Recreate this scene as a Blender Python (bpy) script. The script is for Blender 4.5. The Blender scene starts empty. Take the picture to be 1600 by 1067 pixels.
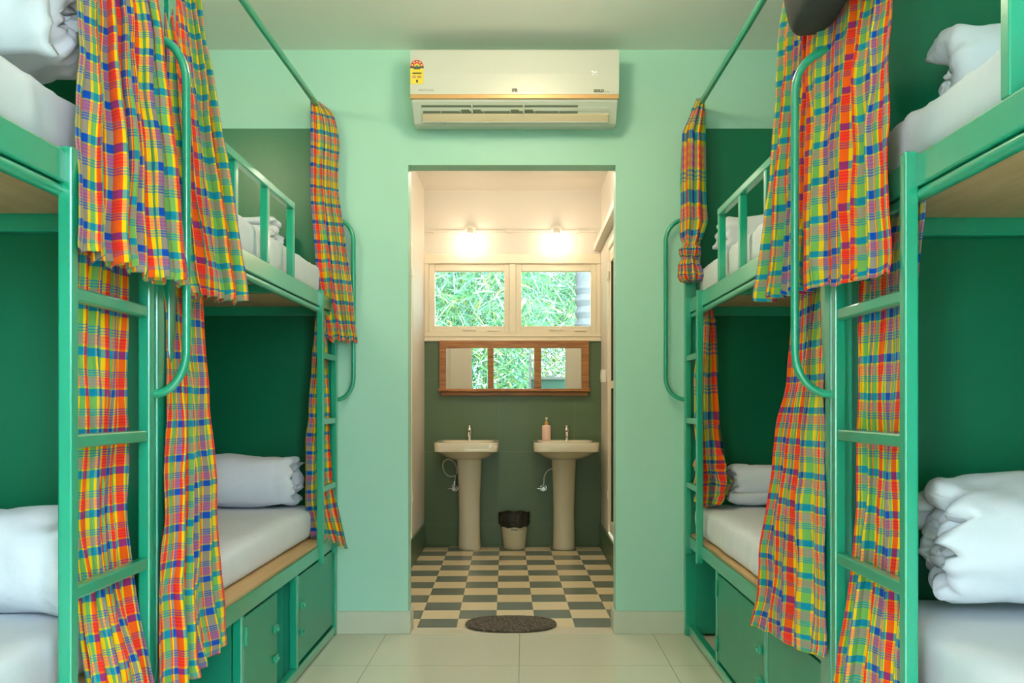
import bpy, bmesh, math, random
from mathutils import Vector, noise
PI = math.pi
S = bpy.context.scene
COL = S.collection

# ------------------------------------------------------------ camera
cam = bpy.data.cameras.new('camera'); camo = bpy.data.objects.new('camera', cam); COL.objects.link(camo)
camo.location = (0, 0, 1.03); camo.rotation_euler = (PI/2, 0, 0)
cam.sensor_fit = 'HORIZONTAL'; cam.sensor_width = 36; cam.lens = 36*1414/1600
cam.shift_x = -19/1600; cam.shift_y = 99.5/1600; cam.clip_start = .02
S.camera = camo
# ------------------------------------------------------------ world, sun, exposure
S.view_settings.view_transform = 'Standard'; S.view_settings.look = 'None'
S.view_settings.gamma = 1; S.view_settings.exposure = 0.22; S.view_settings.use_curve_mapping = False
S.cycles.use_denoising = True; S.cycles.max_bounces = 10; S.cycles.diffuse_bounces = 5
S.cycles.transparent_max_bounces = 12; S.cycles.caustics_reflective = False; S.cycles.caustics_refractive = False
S.cycles.sample_clamp_indirect = 6
W = bpy.data.worlds.new('sky'); S.world = W; W.use_nodes = True
bg = W.node_tree.nodes['Background']; bg.inputs[0].default_value = (.72, .87, 1, 1); bg.inputs[1].default_value = 22
sun = bpy.data.lights.new('sun', 'SUN'); suno = bpy.data.objects.new('sun', sun); COL.objects.link(suno)
sun.energy = 8; sun.color = (1, .95, .82); sun.angle = .01
suno.rotation_euler = (math.radians(28), math.radians(14), 0); suno.location = (0, 0, 8)

def lin(c):
    c = c/255.0
    return c/12.92 if c <= .04045 else ((c+.055)/1.055)**2.4
def rgb(r, g, b): return (lin(r), lin(g), lin(b), 1)

# ------------------------------------------------------------ materials
def newmat(name):
    m = bpy.data.materials.new(name); m.use_nodes = True
    return m, m.node_tree.nodes, m.node_tree.links
def pm(name, col, rough=.5, metal=0, bump=0, bscale=60, var=0, vscale=4, coat=0, spec=.5, trans=0, sheen=0, emit=None, es=0):
    m, N, L = newmat(name); b = N['Principled BSDF']
    b.inputs['Base Color'].default_value = rgb(*col); b.inputs['Roughness'].default_value = rough
    b.inputs['Metallic'].default_value = metal; b.inputs['Coat Weight'].default_value = coat; b.inputs['Coat Roughness'].default_value = .18 if coat > .9 else .04
    b.inputs['Specular IOR Level'].default_value = spec; b.inputs['Transmission Weight'].default_value = trans
    b.inputs['Sheen Weight'].default_value = sheen
    if emit: b.inputs['Emission Color'].default_value = rgb(*emit); b.inputs['Emission Strength'].default_value = es
    tc = N.new('ShaderNodeTexCoord')
    if var:
        n = N.new('ShaderNodeTexNoise'); n.inputs['Scale'].default_value = vscale; n.inputs['Detail'].default_value = 5
        L.new(tc.outputs['Object'], n.inputs['Vector'])
        r = N.new('ShaderNodeValToRGB'); a = rgb(*col)
        r.color_ramp.elements[0].position = .3; r.color_ramp.elements[1].position = .7
        r.color_ramp.elements[0].color = (a[0]*(1-var), a[1]*(1-var), a[2]*(1-var), 1)
        r.color_ramp.elements[1].color = (min(1, a[0]*(1+var)), min(1, a[1]*(1+var)), min(1, a[2]*(1+var)), 1)
        L.new(n.outputs['Fac'], r.inputs['Fac']); L.new(r.outputs['Color'], b.inputs['Base Color'])
    if bump:
        n = N.new('ShaderNodeTexNoise'); n.inputs['Scale'].default_value = bscale; n.inputs['Detail'].default_value = 3
        L.new(tc.outputs['Object'], n.inputs['Vector'])
        bp = N.new('ShaderNodeBump'); bp.inputs['Strength'].default_value = bump; bp.inputs['Distance'].default_value = .01
        L.new(n.outputs['Fac'], bp.inputs['Height']); L.new(bp.outputs['Normal'], b.inputs['Normal'])
    return m

PAINT = pm('green_enamel', (20, 155, 121), .3, bump=.03, bscale=30, var=.06, coat=1)
PAINT_DOOR = pm('green_enamel_sheet', (26, 140, 110), .36, bump=.25, bscale=5, var=.08, vscale=2)
DKGREEN = pm('dark_green_wall_paint', (10, 112, 78), .32, bump=.05, bscale=60, var=.05, spec=.5)
MINT = pm('mint_wall_paint', (174, 222, 204), .5, bump=.03, bscale=25, var=.025, vscale=1.2)
CEIL = pm('ceiling_paint', (240, 244, 240), .7)
CREAMWALL = pm('cream_wall_paint', (220, 214, 203), .55, bump=.03, bscale=30)
CERAM = pm('cream_ceramic', (228, 218, 196), .12, coat=.6)
WHITEPL = pm('white_plastic', (232, 230, 220), .3)
ACW = pm('unit_white_plastic', (206, 208, 198), .22, coat=.4)
ACL = pm('unit_lower_plastic', (206, 212, 200), .35)
ACFLAP = pm('louver_plastic', (226, 208, 176), .35)
ACDARK = pm('vent_grey', (100, 112, 92), .6)
GOLD = pm('gold_strip', (206, 160, 104), .3, metal=.25)
UPVC = pm('window_frame_plastic', (232, 222, 198), .35)
CHROME = pm('chrome', (225, 225, 225), .12, metal=1)
HOSE = pm('braided_hose', (200, 200, 185), .4, metal=.3)
BLACKBAG = pm('black_bin_liner', (38, 36, 30), .4, bump=.5, bscale=50)
CHARCOAL = pm('charcoal_fabric', (52, 54, 52), .85, bump=.2, bscale=200)
SHEET = pm('white_cotton', (226, 229, 240), .8, bump=.25, bscale=9, sheen=.2)
SHEET2 = pm('white_cotton_bedding', (228, 232, 243), .8, bump=.3, bscale=14, sheen=.2)
PINK = pm('pink_soap_bottle', (244, 208, 198), .35)
AMBER = pm('amber_pump_collar', (222, 170, 90), .35)
DARKTXT = pm('dark_print', (70, 68, 55), .5)
GREYTXT = pm('grey_print', (140, 140, 125), .5)
YEL = pm('yellow_label', (232, 208, 70), .5)
RED = pm('red_label', (205, 75, 55), .5)
LGREEN = pm('green_label', (110, 170, 70), .5)
LGREY = pm('grey_label', (80, 85, 80), .5)
LAMPW = pm('white_display', (250, 250, 250), .5, emit=(245, 245, 255), es=.9)
BULB = pm('lit_bulb', (255, 240, 215), .4, emit=(255, 226, 180), es=18)
DOME = pm('lit_lamp_dome', (255, 244, 225), .4, emit=(255, 222, 170), es=16)
STEEL = pm('zinc_steel', (160, 170, 160), .35, metal=.8)
BASEB = pm('cream_skirting_tile', (206, 208, 190), .3, var=.03)
FROST = pm('grey_door_glass', (96, 100, 92), .15)
DOORSEAL = pm('black_door_seal', (40, 40, 36), .6)
def leafy(m_):
    N, L = m_.node_tree.nodes, m_.node_tree.links; b = N['Principled BSDF']; t = N.new('ShaderNodeBsdfTranslucent')
    t.inputs[0].default_value = b.inputs['Base Color'].default_value; x = N.new('ShaderNodeMixShader'); x.inputs[0].default_value = .45
    L.new(b.outputs[0], x.inputs[1]); L.new(t.outputs[0], x.inputs[2]); L.new(x.outputs[0], N['Material Output'].inputs[0]); return m_
EARTH = pm('garden_soil', (120, 112, 80), .9, bump=.4)
BARK = pm('grey_palm_bark', (58, 60, 60), .9, bump=.6, bscale=20, var=.2)
CULM = pm('bamboo_culm', (130, 150, 70), .5)
LEAVES = [pm('leaf_green', (66, 122, 70), .6), pm('leaf_pale', (138, 164, 136), .6), pm('leaf_blue_green', (78, 120, 108), .6), pm('leaf_yellow', (140, 144, 76), .6)]
for _m in LEAVES: leafy(_m)

def glass():
    m, N, L = newmat('window_glass')
    N.remove(N['Principled BSDF']); o = N['Material Output']
    t = N.new('ShaderNodeBsdfTransparent'); t.inputs[0].default_value = (.95, 1, .99, 1)
    g = N.new('ShaderNodeBsdfGlossy'); g.inputs['Roughness'].default_value = .02
    f = N.new('ShaderNodeFresnel'); f.inputs[0].default_value = 1.45
    mx = N.new('ShaderNodeMixShader'); L.new(f.outputs[0], mx.inputs[0]); L.new(t.outputs[0], mx.inputs[1]); L.new(g.outputs[0], mx.inputs[2])
    L.new(mx.outputs[0], o.inputs[0]); return m
GLASS = glass()
MIRROR = pm('mirror_glass', (240, 244, 240), .0, metal=1)

def wood(name, c1, c2, sc=(2, 30, 30), rough=.5):
    m, N, L = newmat(name); b = N['Principled BSDF']; b.inputs['Roughness'].default_value = rough
    tc = N.new('ShaderNodeTexCoord'); mp = N.new('ShaderNodeMapping'); mp.inputs['Scale'].default_value = sc
    n = N.new('ShaderNodeTexNoise'); n.inputs['Scale'].default_value = 1.5; n.inputs['Detail'].default_value = 6; n.inputs['Distortion'].default_value = .8
    r = N.new('ShaderNodeValToRGB'); r.color_ramp.elements[0].color = rgb(*c1); r.color_ramp.elements[1].color = rgb(*c2)
    r.color_ramp.elements[0].position = .35; r.color_ramp.elements[1].position = .7
    L.new(tc.outputs['Object'], mp.inputs[0]); L.new(mp.outputs[0], n.inputs['Vector']); L.new(n.outputs['Fac'], r.inputs[0]); L.new(r.outputs[0], b.inputs['Base Color'])
    return m
MWOOD = wood('orange_brown_wood', (140, 88, 42), (182, 124, 66), (3, 40, 40), .35)
PLY = wood('plywood', (190, 152, 108), (206, 170, 124), (14, 1.5, 14), .6)

def tiles(name, size, offx, offy, gw, ct, cg, rough, axes='xy', var=.03):
    """plain tiles with thin joints, in object coordinates"""
    m, N, L = newmat(name); b = N['Principled BSDF']; b.inputs['Roughness'].default_value = rough
    tc = N.new('ShaderNodeTexCoord'); sp = N.new('ShaderNodeSeparateXYZ'); L.new(tc.outputs['Object'], sp.inputs[0])
    def M(op, a, c=None, d=None):
        n = N.new('ShaderNodeMath'); n.operation = op
        for i, v in enumerate((a, c, d)):
            if v is None: continue
            if isinstance(v, (int, float)): n.inputs[i].default_value = v
            else: L.new(v, n.inputs[i])
        return n.outputs[0]
    ids = {'x': 0, 'y': 1, 'z': 2}
    ms = []
    for ax, off, sz in ((axes[0], offx, size[0]), (axes[1], offy, size[1])):
        u = M('DIVIDE', M('SUBTRACT', sp.outputs[ids[ax]], off), sz)
        f = M('FRACT', u); d = M('MINIMUM', f, M('SUBTRACT', 1, f))
        ms.append(M('LESS_THAN', d, gw/sz))
    g = M('MAXIMUM', ms[0], ms[1])
    nz = N.new('ShaderNodeTexNoise'); nz.inputs['Scale'].default_value = 3; L.new(tc.outputs['Object'], nz.inputs['Vector'])
    r = N.new('ShaderNodeValToRGB'); a = rgb(*ct)
    r.color_ramp.elements[0].color = tuple(v*(1-var) for v in a[:3])+(1,); r.color_ramp.elements[1].color = tuple(min(1, v*(1+var)) for v in a[:3])+(1,)
    L.new(nz.outputs['Fac'], r.inputs[0])
    mx = N.new('ShaderNodeMix'); mx.data_type = 'RGBA'; L.new(g, mx.inputs['Factor']); L.new(r.outputs[0], mx.inputs[6]); mx.inputs[7].default_value = rgb(*cg)
    L.new(mx.outputs[2], b.inputs['Base Color'])
    return m
FLOOR = tiles('cream_floor_tile', (.6, .6), -.02, 3.58, .0018, (226, 222, 206), (180, 170, 140), .12)
GTILE = tiles('dark_green_wall_tile', (.548, .53), -.18, .16, .0015, (86, 108, 74), (104, 126, 92), .35, 'xz')
KERBT = tiles('dark_green_kerb_tile', (.548, .53), 5.2, .17, .0015, (70, 98, 66), (92, 116, 80), .3, 'yz')

def checker():
    m, N, L = newmat('checkered_floor_tile'); b = N['Principled BSDF']; b.inputs['Roughness'].default_value = .28
    tc = N.new('ShaderNodeTexCoord'); mp = N.new('ShaderNodeMapping'); mp.vector_type = 'POINT'
    a = -.0209; ox, oy, t = -.130, 4.185, .183
    # rotate about (ox, oy) then scale by tile
    mp.inputs['Rotation'].default_value = (0, 0, a)
    c, s = math.cos(a), math.sin(a)
    mp.inputs['Location'].default_value = (-(c*ox-s*oy)/t, -(s*ox+c*oy)/t, 0.5); mp.inputs['Scale'].default_value = (1/t, 1/t, 0)
    L.new(tc.outputs['Object'], mp.inputs[0])
    ck = N.new('ShaderNodeTexChecker'); ck.inputs['Scale'].default_value = 1
    ck.inputs['Color1'].default_value = rgb(232, 214, 178); ck.inputs['Color2'].default_value = rgb(112, 122, 112)
    L.new(mp.outputs[0], ck.inputs['Vector']); L.new(ck.outputs['Color'], b.inputs['Base Color'])
    return m
CHECK = checker()

def plaid():
    m, N, L = newmat('madras_check_cotton'); b = N['Principled BSDF']
    b.inputs['Roughness'].default_value = .85; b.inputs['Sheen Weight'].default_value = .1; b.inputs['Specular IOR Level'].default_value = .2
    uv = N.new('ShaderNodeUVMap'); uv.uv_map = 'UVMap'; sp = N.new('ShaderNodeSeparateXYZ'); L.new(uv.outputs[0], sp.inputs[0])
    def M(op, a, c=None):
        n = N.new('ShaderNodeMath'); n.operation = op
        for i, v in enumerate((a, c)):
            if v is None: continue
            if isinstance(v, (int, float)): n.inputs[i].default_value = v
            else: L.new(v, n.inputs[i])
        return n.outputs[0]
    fu = M('FRACT', M('DIVIDE', sp.outputs[0], .074)); fv = M('FRACT', M('DIVIDE', sp.outputs[1], .080))
    st = [0, .225, .300, .445, .515, .735, .795, .940, .970]
    kinds = 'GYLYRYLRY'
    def ramp(stops, cols, f):
        r = N.new('ShaderNodeValToRGB'); r.color_ramp.interpolation = 'CONSTANT'; e = r.color_ramp.elements
        e[0].position = stops[0]; e[0].color = cols[0]; e[1].position = stops[1]; e[1].color = cols[1]
        for p, c in zip(stops[2:], cols[2:]): x = e.new(p); x.color = c
        L.new(f, r.inputs[0]); return r.outputs[0]
    neu = dict(G=rgb(150, 138, 122), Y=rgb(246, 200, 8), L=rgb(122, 178, 86), R=rgb(250, 96, 8))
    red = dict(G=rgb(158, 76, 142), Y=rgb(246, 132, 78), L=rgb(160, 134, 132), R=rgb(246, 26, 36))
    blu = dict(G=rgb(0, 72, 176), Y=rgb(100, 156, 140), L=rgb(0, 136, 166), R=rgb(160, 42, 110))
    cn = ramp(st, [neu[k] for k in kinds], fu); cr = ramp(st, [red[k] for k in kinds], fu); cb = ramp(st, [blu[k] for k in kinds], fu)
    K = lambda v: (v, v, v, 1)
    mr = ramp([0, .235, .50], [K(0), K(1), K(0)], fv)
    mb = ramp([0, .19, .52, .552, .585, .617, .65, .682], [K(1), K(0), K(.85), K(.2), K(.85), K(.2), K(.85), K(0)], fv)
    def mix(f, a, c):
        x = N.new('ShaderNodeMix'); x.data_type = 'RGBA'; L.new(f, x.inputs['Factor']); L.new(a, x.inputs[6]); L.new(c, x.inputs[7]); return x.outputs[2]
    # woven thread lines inside the red zone
    th = M('ADD', M('MULTIPLY', M('SINE', M('MULTIPLY', sp.outputs[1], 2*PI/.0066)), .22), .78)
    c = mix(mb, mix(M('MULTIPLY', mr, th), cn, cr), cb)
    L.new(c, b.inputs['Base Color'])
    nz = N.new('ShaderNodeTexNoise'); nz.inputs['Scale'].default_value = 60; tcx = N.new('ShaderNodeTexCoord'); L.new(tcx.outputs['Object'], nz.inputs['Vector'])
    bp = N.new('ShaderNodeBump'); bp.inputs['Strength'].default_value = .25; bp.inputs['Distance'].default_value = .004
    L.new(nz.outputs['Fac'], bp.inputs['Height']); L.new(bp.outputs['Normal'], b.inputs['Normal'])
    tr = N.new('ShaderNodeBsdfTranslucent'); L.new(c, tr.inputs['Color'])
    ms = N.new('ShaderNodeMixShader'); ms.inputs[0].default_value = .12
    L.new(b.outputs[0], ms.inputs[1]); L.new(tr.outputs[0], ms.inputs[2]); L.new(ms.outputs[0], N['Material Output'].inputs[0])
    return m
PLAID = plaid()

def matmat():
    m, N, L = newmat('pebbled_brown_mat'); b = N['Principled BSDF']; b.inputs['Roughness'].default_value = .9
    tc = N.new('ShaderNodeTexCoord'); v = N.new('ShaderNodeTexVoronoi'); v.inputs['Scale'].default_value = 70; L.new(tc.outputs['Object'], v.inputs['Vector'])
    r = N.new('ShaderNodeValToRGB'); r.color_ramp.elements[0].color = rgb(132, 118, 104); r.color_ramp.elements[1].color = rgb(70, 60, 52); r.color_ramp.elements[1].position = .6
    L.new(v.outputs['Distance'], r.inputs[0]); L.new(r.outputs[0], b.inputs['Base Color'])
    bp = N.new('ShaderNodeBump'); bp.inputs['Strength'].default_value = 1; bp.inputs['Distance'].default_value = .006; bp.invert = True
    L.new(v.outputs['Distance'], bp.inputs['Height']); L.new(bp.outputs['Normal'], b.inputs['Normal']); return m
MATM = matmat()

# ------------------------------------------------------------ mesh helpers (world coordinates)
class MB:
    def __init__(s): s.v = []; s.f = []; s.uv = {}; s.mi = []
    def box(s, x0, x1, y0, y1, z0, z1):
        x0, x1 = min(x0, x1), max(x0, x1); n = len(s.v)
        s.v += [(x0,y0,z0),(x1,y0,z0),(x1,y1,z0),(x0,y1,z0),(x0,y0,z1),(x1,y0,z1),(x1,y1,z1),(x0,y1,z1)]
        s.f += [tuple(n+i for i in q) for q in ((0,3,2,1),(4,5,6,7),(0,1,5,4),(1,2,6,5),(2,3,7,6),(3,0,4,7))]; return s
    def tube(s, pts, r, seg=12, cap=True):
        pts = [Vector(p) for p in pts]; n0 = len(s.v); up = None; rr = r if isinstance(r, (list, tuple)) else [r]*len(pts)
        for i, p in enumerate(pts):
            t = (pts[min(i+1, len(pts)-1)]-pts[max(i-1, 0)]).normalized()
            if up is None: up = Vector((0, 0, 1)) if abs(t.z) < .9 else Vector((0, 1, 0))
            a = (up-t*up.dot(t)).normalized(); b = t.cross(a); up = a
            for k in range(seg):
                an = 2*PI*k/seg; s.v.append(tuple(p+(a*math.cos(an)+b*math.sin(an))*rr[i]))
        for i in range(len(pts)-1):
            for k in range(seg):
                a = n0+i*seg+k; b = n0+i*seg+(k+1) % seg; s.f.append((a, b, b+seg, a+seg))
        if cap:
            s.f.append(tuple(n0+k for k in range(seg))[::-1]); m = n0+(len(pts)-1)*seg; s.f.append(tuple(m+k for k in range(seg)))
        return s
    def lathe(s, cx, cy, prof, seg=32, sx=1, sy=1, cap=True):
        n0 = len(s.v)
        for r, z in prof:
            for k in range(seg):
                a = 2*PI*k/seg; s.v.append((cx+r*sx*math.cos(a), cy+r*sy*math.sin(a), z))
        for i in range(len(prof)-1):
            for k in range(seg):
                a = n0+i*seg+k; b = n0+i*seg+(k+1) % seg; s.f.append((a, b, b+seg, a+seg))
        if cap:
            s.f.append(tuple(n0+k for k in range(seg))[::-1]); m = n0+(len(prof)-1)*seg; s.f.append(tuple(m+k for k in range(seg)))
        return s
    def grid(s, nu, nv, fn, uvf=None, wrap=False):
        n0 = len(s.v)
        for j in range(nv+1):
            for i in range(nu+1): s.v.append(tuple(fn(i/nu, j/nv)))
        for j in range(nv):
            for i in range(nu):
                a = n0+j*(nu+1)+i; s.f.append((a, a+1, a+nu+2, a+nu+1))
                if uvf: s.uv[len(s.f)-1] = [uvf(i/nu, j/nv), uvf((i+1)/nu, j/nv), uvf((i+1)/nu, (j+1)/nv), uvf(i/nu, (j+1)/nv)]
        return s
    def prism_x(s, prof, x0, x1):
        """prof: (y,z) loop swept along x"""
        n0 = len(s.v); k = len(prof)
        for x in (x0, x1):
            for y, z in prof: s.v.append((x, y, z))
        for i in range(k): s.f.append((n0+i, n0+(i+1) % k, n0+k+(i+1) % k, n0+k+i))
        s.f.append(tuple(n0+i for i in range(k))[::-1]); s.f.append(tuple(n0+k+i for i in range(k))); return s

def origin_of(p):
    v = Vector((0, 0, 0))
    while p is not None: v += p.location; p = p.parent
    return v
def build(name, mb, mat, parent=None, bevel=0, smooth=None, solid=0, loc=None, sub=0, merge=False):
    me = bpy.data.meshes.new(name); o = bpy.data.objects.new(name, me); COL.objects.link(o)
    base = origin_of(parent) if parent else Vector((0, 0, 0))
    if loc is not None: o.location = Vector(loc)-base; base = Vector(loc)
    if parent: o.parent = parent
    me.from_pydata([tuple(Vector(v)-base) for v in mb.v], [], mb.f)
    if mb.uv:
        l = me.uv_layers.new(name='UVMap')
        for p in me.polygons:
            u = mb.uv.get(p.index)
            if u:
                for li, c in zip(p.loop_indices, u): l.data[li].uv = c
    bm = bmesh.new(); bm.from_mesh(me)
    if merge: bmesh.ops.remove_doubles(bm, verts=bm.verts, dist=1e-5)
    if not mb.uv: bmesh.ops.recalc_face_normals(bm, faces=bm.faces)
    bm.to_mesh(me); bm.free()
    for mm in (mat if isinstance(mat, (list, tuple)) else [mat]): me.materials.append(mm)
    if mb.mi and len(mb.mi) == len(me.polygons):
        for p, i in zip(me.polygons, mb.mi): p.material_index = i
    if smooth is not None:
        for p in me.polygons: p.use_smooth = True
        if smooth < 180: me.set_sharp_from_angle(angle=math.radians(smooth))
    if bevel:
        b = o.modifiers.new('bevel', 'BEVEL'); b.width = bevel; b.segments = 2; b.limit_method = 'ANGLE'
        b.angle_limit = math.radians(40); b.harden_normals = False
    if solid: d = o.modifiers.new('thick', 'SOLIDIFY'); d.thickness = solid; d.offset = 0
    if sub: d = o.modifiers.new('sub', 'SUBSURF'); d.levels = sub; d.render_levels = sub
    return o
def tag(o, label, cat, group=None):
    o['label'] = label; o['category'] = cat
    if group: o['group'] = group
    return o
def thing(name, loc, label, cat, group=None):
    o = bpy.data.objects.new(name, None); COL.objects.link(o); o.location = loc; o.empty_display_size = .1
    return tag(o, label, cat, group)
def struct(name, mb, mat, **k):
    o = build(name, mb, mat, **k); o['kind'] = 'structure'; return o
def text(name, body, size, loc, mat, parent, bold=0):
    c = bpy.data.curves.new(name, 'FONT'); c.body = body; c.size = size; c.extrude = .0004; c.offset = bold
    c.align_x = 'CENTER'; c.align_y = 'CENTER'; c.materials.append(mat)
    f = bpy.data.objects.new('font_source', c); me = bpy.data.meshes.new_from_object(f); me.name = name
    bpy.data.objects.remove(f); bpy.data.curves.remove(c)
    o = bpy.data.objects.new(name, me); COL.objects.link(o)
    o.parent = parent; o.location = Vector(loc)-origin_of(parent); o.rotation_euler = (PI/2, 0, 0); return o
def nz(p, s=1.0, seed=0): return noise.noise(Vector((p[0]*s+seed*7.3, p[1]*s+seed*3.1, p[2]*s-seed*5.7)))

# ------------------------------------------------------------ room shell
YW = 4.083; WT = .10; XL, XR = -1.79, 1.68; ZC = 2.633; YB = -1.3
DX0, DX1, DZ = -.523, .413, 2.113
struct('floor', MB().box(XL-.1, XR+.1, YB-.1, YW, -.1, 0), FLOOR)
struct('ceiling', MB().box(XL-.1, XR+.1, YB-.1, YW+WT, ZC, ZC+.12), CEIL)
m = MB().box(XL, DX0, YW, YW+WT, 0, ZC).box(DX1, XR, YW, YW+WT, 0, ZC).box(DX0, DX1, YW, YW+WT, DZ, ZC)
wall_end = struct('wall_end', m, MINT)
# dark green painted fields on the end wall behind the bunks
p = build('painted_panel_left', MB().box(XL, -.90, YW-.003, YW, 0, 2.277), DKGREEN, wall_end)
p = build('painted_panel_right', MB().box(.795, XR, YW-.003, YW, 0, 2.277), DKGREEN, wall_end)
for side, x in (('left', XL), ('right', XR)):
    x2 = x-.1 if side == 'left' else x+.1; s_ = 1 if side == 'left' else -1
    w = struct('wall_'+side, MB().box(x, x2, YB, YW+WT, 0, ZC), MINT)
    build('painted_panel', MB().box(x, x+.003*s_, YB, YW-.003, 0, 2.277), DKGREEN, w)
# back wall (behind the camera) with a wide glazed opening to the garden
struct('wall_back', MB().box(XL, -1.45, YB-.1, YB, 0, ZC).box(1.35, XR, YB-.1, YB, 0, ZC).box(-1.45, 1.35, YB-.1, YB, 2.45, ZC), CREAMWALL)
wf = struct('window_2', MB().box(-1.45, -1.39, YB-.08, YB-.02, 0, 2.45).box(1.29, 1.35, YB-.08, YB-.02, 0, 2.45).box(-1.39, 1.29, YB-.08, YB-.02, 2.39, 2.45), UPVC, bevel=.004)
# baseboards on the end wall and round the doorway jambs
struct('baseboard_left', MB().box(-.86, DX0+.012, YW-.012, YW, 0, .102).box(DX0, DX0+.012, YW, YW+WT, 0, .102), BASEB, bevel=.003)
struct('baseboard_right', MB().box(.755, DX1-.012, YW-.012, YW, 0, .102).box(DX1-.012, DX1, YW, YW+WT, 0, .102), BASEB, bevel=.003)
# partitions between the near and far bunks
PL, PR = 2.125, 2.17
struct('wall_partition_left', MB().box(XL, -.87, PL, PL+.025, 0, 2.277), DKGREEN)
struct('wall_partition_right', MB().box(.77, XR, PR, PR+.025, 0, 2.277), DKGREEN)

# ------------------------------------------------------------ washroom shell
BX0, BX1, BY = -.730, .562, 6.62; BZ = 2.603
struct('floor_washroom', MB().box(BX0-.08, BX1+.08, YW, BY+.1, -.1, 0), CHECK)
thr = struct('trim_1', MB().box(DX0, DX1, YW, YW+WT+.002, -.02, .0015), pm('cream_threshold', (228, 218, 198), .2))
struct('ceiling_washroom', MB().box(BX0-.1, BX1+.1, YW+WT, BY+.1, BZ, BZ+.1), CREAMWALL)
struct('wall_washroom_left', MB().box(BX0-.1, BX0, YW+WT, 4.95, 0, BZ).box(BX0-.1, BX0, 5.95, BY+.1, 0, BZ).box(BX0-.1, BX0, 4.95, 5.95, 2.10, BZ).box(BX0-.1, BX0, 4.95, 5.95, 0, .17), CREAMWALL)
struct('wall_washroom_right', MB().box(BX1+.1, BX1, YW+WT, 5.10, 0, BZ).box(BX1+.1, BX1, 6.12, BY+.1, 0, BZ).box(BX1+.1, BX1, 5.10, 6.12, 2.12, BZ).box(BX1+.1, BX1, 5.10, 6.12, 0, .17), CREAMWALL)
struct('wall_washroom_front', MB().box(BX0, DX0, YW+WT, YW+WT+.004, 0, BZ).box(DX1, BX1, YW+WT, YW+WT+.004, 0, BZ).box(DX0, DX1, YW+WT, YW+WT+.004, DZ, BZ), CREAMWALL)
struct('wall_washroom_back', MB().box(BX0, BX1, BY, BY+.12, 2.135, BZ).box(BX0, BX1, BY+.01, BY+.12, 0, 1.50), CREAMWALL)
struct('trim_2', MB().box(BX0, BX1, BY-.002, BY+.01, 0, 1.497), GTILE)
struct('trim_3', MB().box(BX0, BX0+.014, YW+WT+.004, BY-.002, 0, .172), KERBT, bevel=.002)
struct('trim_4', MB().box(BX1-.014, BX1, YW+WT+.004, BY-.002, 0, .172), KERBT, bevel=.002)
struct('trim_5', MB().box(BX1-.052, BX1, 4.4, BY, 2.158, 2.205), CREAMWALL, bevel=.003)
# side doors with white frames and grey glass
def side_door(name, x, sgn, y0, y1, z1):
    d = struct(name, MB().box(x, x+.06*sgn, y0, y0+.05, .17, z1).box(x, x+.06*sgn, y1-.05, y1, .17, z1).box(x, x+.06*sgn, y0+.05, y1-.05, z1-.05, z1), UPVC, bevel=.004)
    l = MB()
    X0, X1 = x+.012*sgn, x+.05*sgn
    l.box(X0, X1, y0+.052, y0+.13, .18, z1-.055).box(X0, X1, y1-.13, y1-.052, .18, z1-.055).box(X0, X1, y0+.13, y1-.13, z1-.14, z1-.055).box(X0, X1, y0+.13, y1-.13, .18, .26).box(X0, X1, y0+.13, y1-.13, 1.14, 1.19)
    build('door_leaf', l, UPVC, d, bevel=.003)
    build('glass_pane', MB().box(x+.025*sgn, x+.035*sgn, y0+.12, y1-.12, .25, 1.15).box(x+.025*sgn, x+.035*sgn, y0+.12, y1-.12, 1.18, z1-.13), FROST, d)
    build('seal', MB().box(x+.014*sgn, x+.028*sgn, y1-.136, y1-.13, .26, 1.14).box(x+.014*sgn, x+.028*sgn, y1-.136, y1-.13, 1.19, z1-.14), DOORSEAL, d)
    for z in (1.87, .4): build('hinge', MB().box(x-.006*sgn, x+.004*sgn, y1-.062, y1-.03, z, z+.06), WHITEPL, d, bevel=.002)
    return d
side_door('door_1', BX0, -1, 4.95, 5.95, 2.10)
side_door('door_2', BX1, 1, 5.10, 6.12, 2.12)
# window over the basins
F = MB()
F.box(BX0, BX1, BY-.004, BY+.07, 2.065, 2.135).box(BX0, BX1, BY-.004, BY+.07, 1.50, 1.562).box(BX0, -.70, BY, BY+.07, 1.562, 2.065).box(.53, BX1, BY, BY+.07, 1.562, 2.065).box(-.108, -.061, BY, BY+.07, 1.562, 2.065)
F.box(BX0, BX1, BY-.02, BY-.004, 1.497, 1.512).box(BX0, BX1, BY-.012, BY-.004, 1.53, 1.54)
win = struct('window_1', F, UPVC, bevel=.004)
for x0, x1, g0, g1 in ((-.70, -.108, -.655, -.147), (-.061, .53, -.019, .487)):
    s_ = MB().box(x0+.0005, g0, BY+.01, BY+.06, 1.5625, 2.0645).box(g1, x1-.0005, BY+.01, BY+.06, 1.5625, 2.0645).box(g0, g1, BY+.01, BY+.06, 1.5625, 1.61).box(g0, g1, BY+.01, BY+.06, 2.01, 2.0645)
    sash = build('window_sash', s_, UPVC, win, bevel=.004)
    build('window_pane', MB().box(g0, g1, BY+.032, BY+.036, 1.61, 2.01), GLASS, sash)
    cx = (g0+g1)/2
    build('stay', MB().box(cx-.05, cx+.05, BY-.002, BY+.012, 1.578, 1.590), WHITEPL, sash, bevel=.003)
    build('stay', MB().box(cx+.13, cx+.22, BY-.002, BY+.012, 1.574, 1.582), WHITEPL, sash, bevel=.002)

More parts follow.
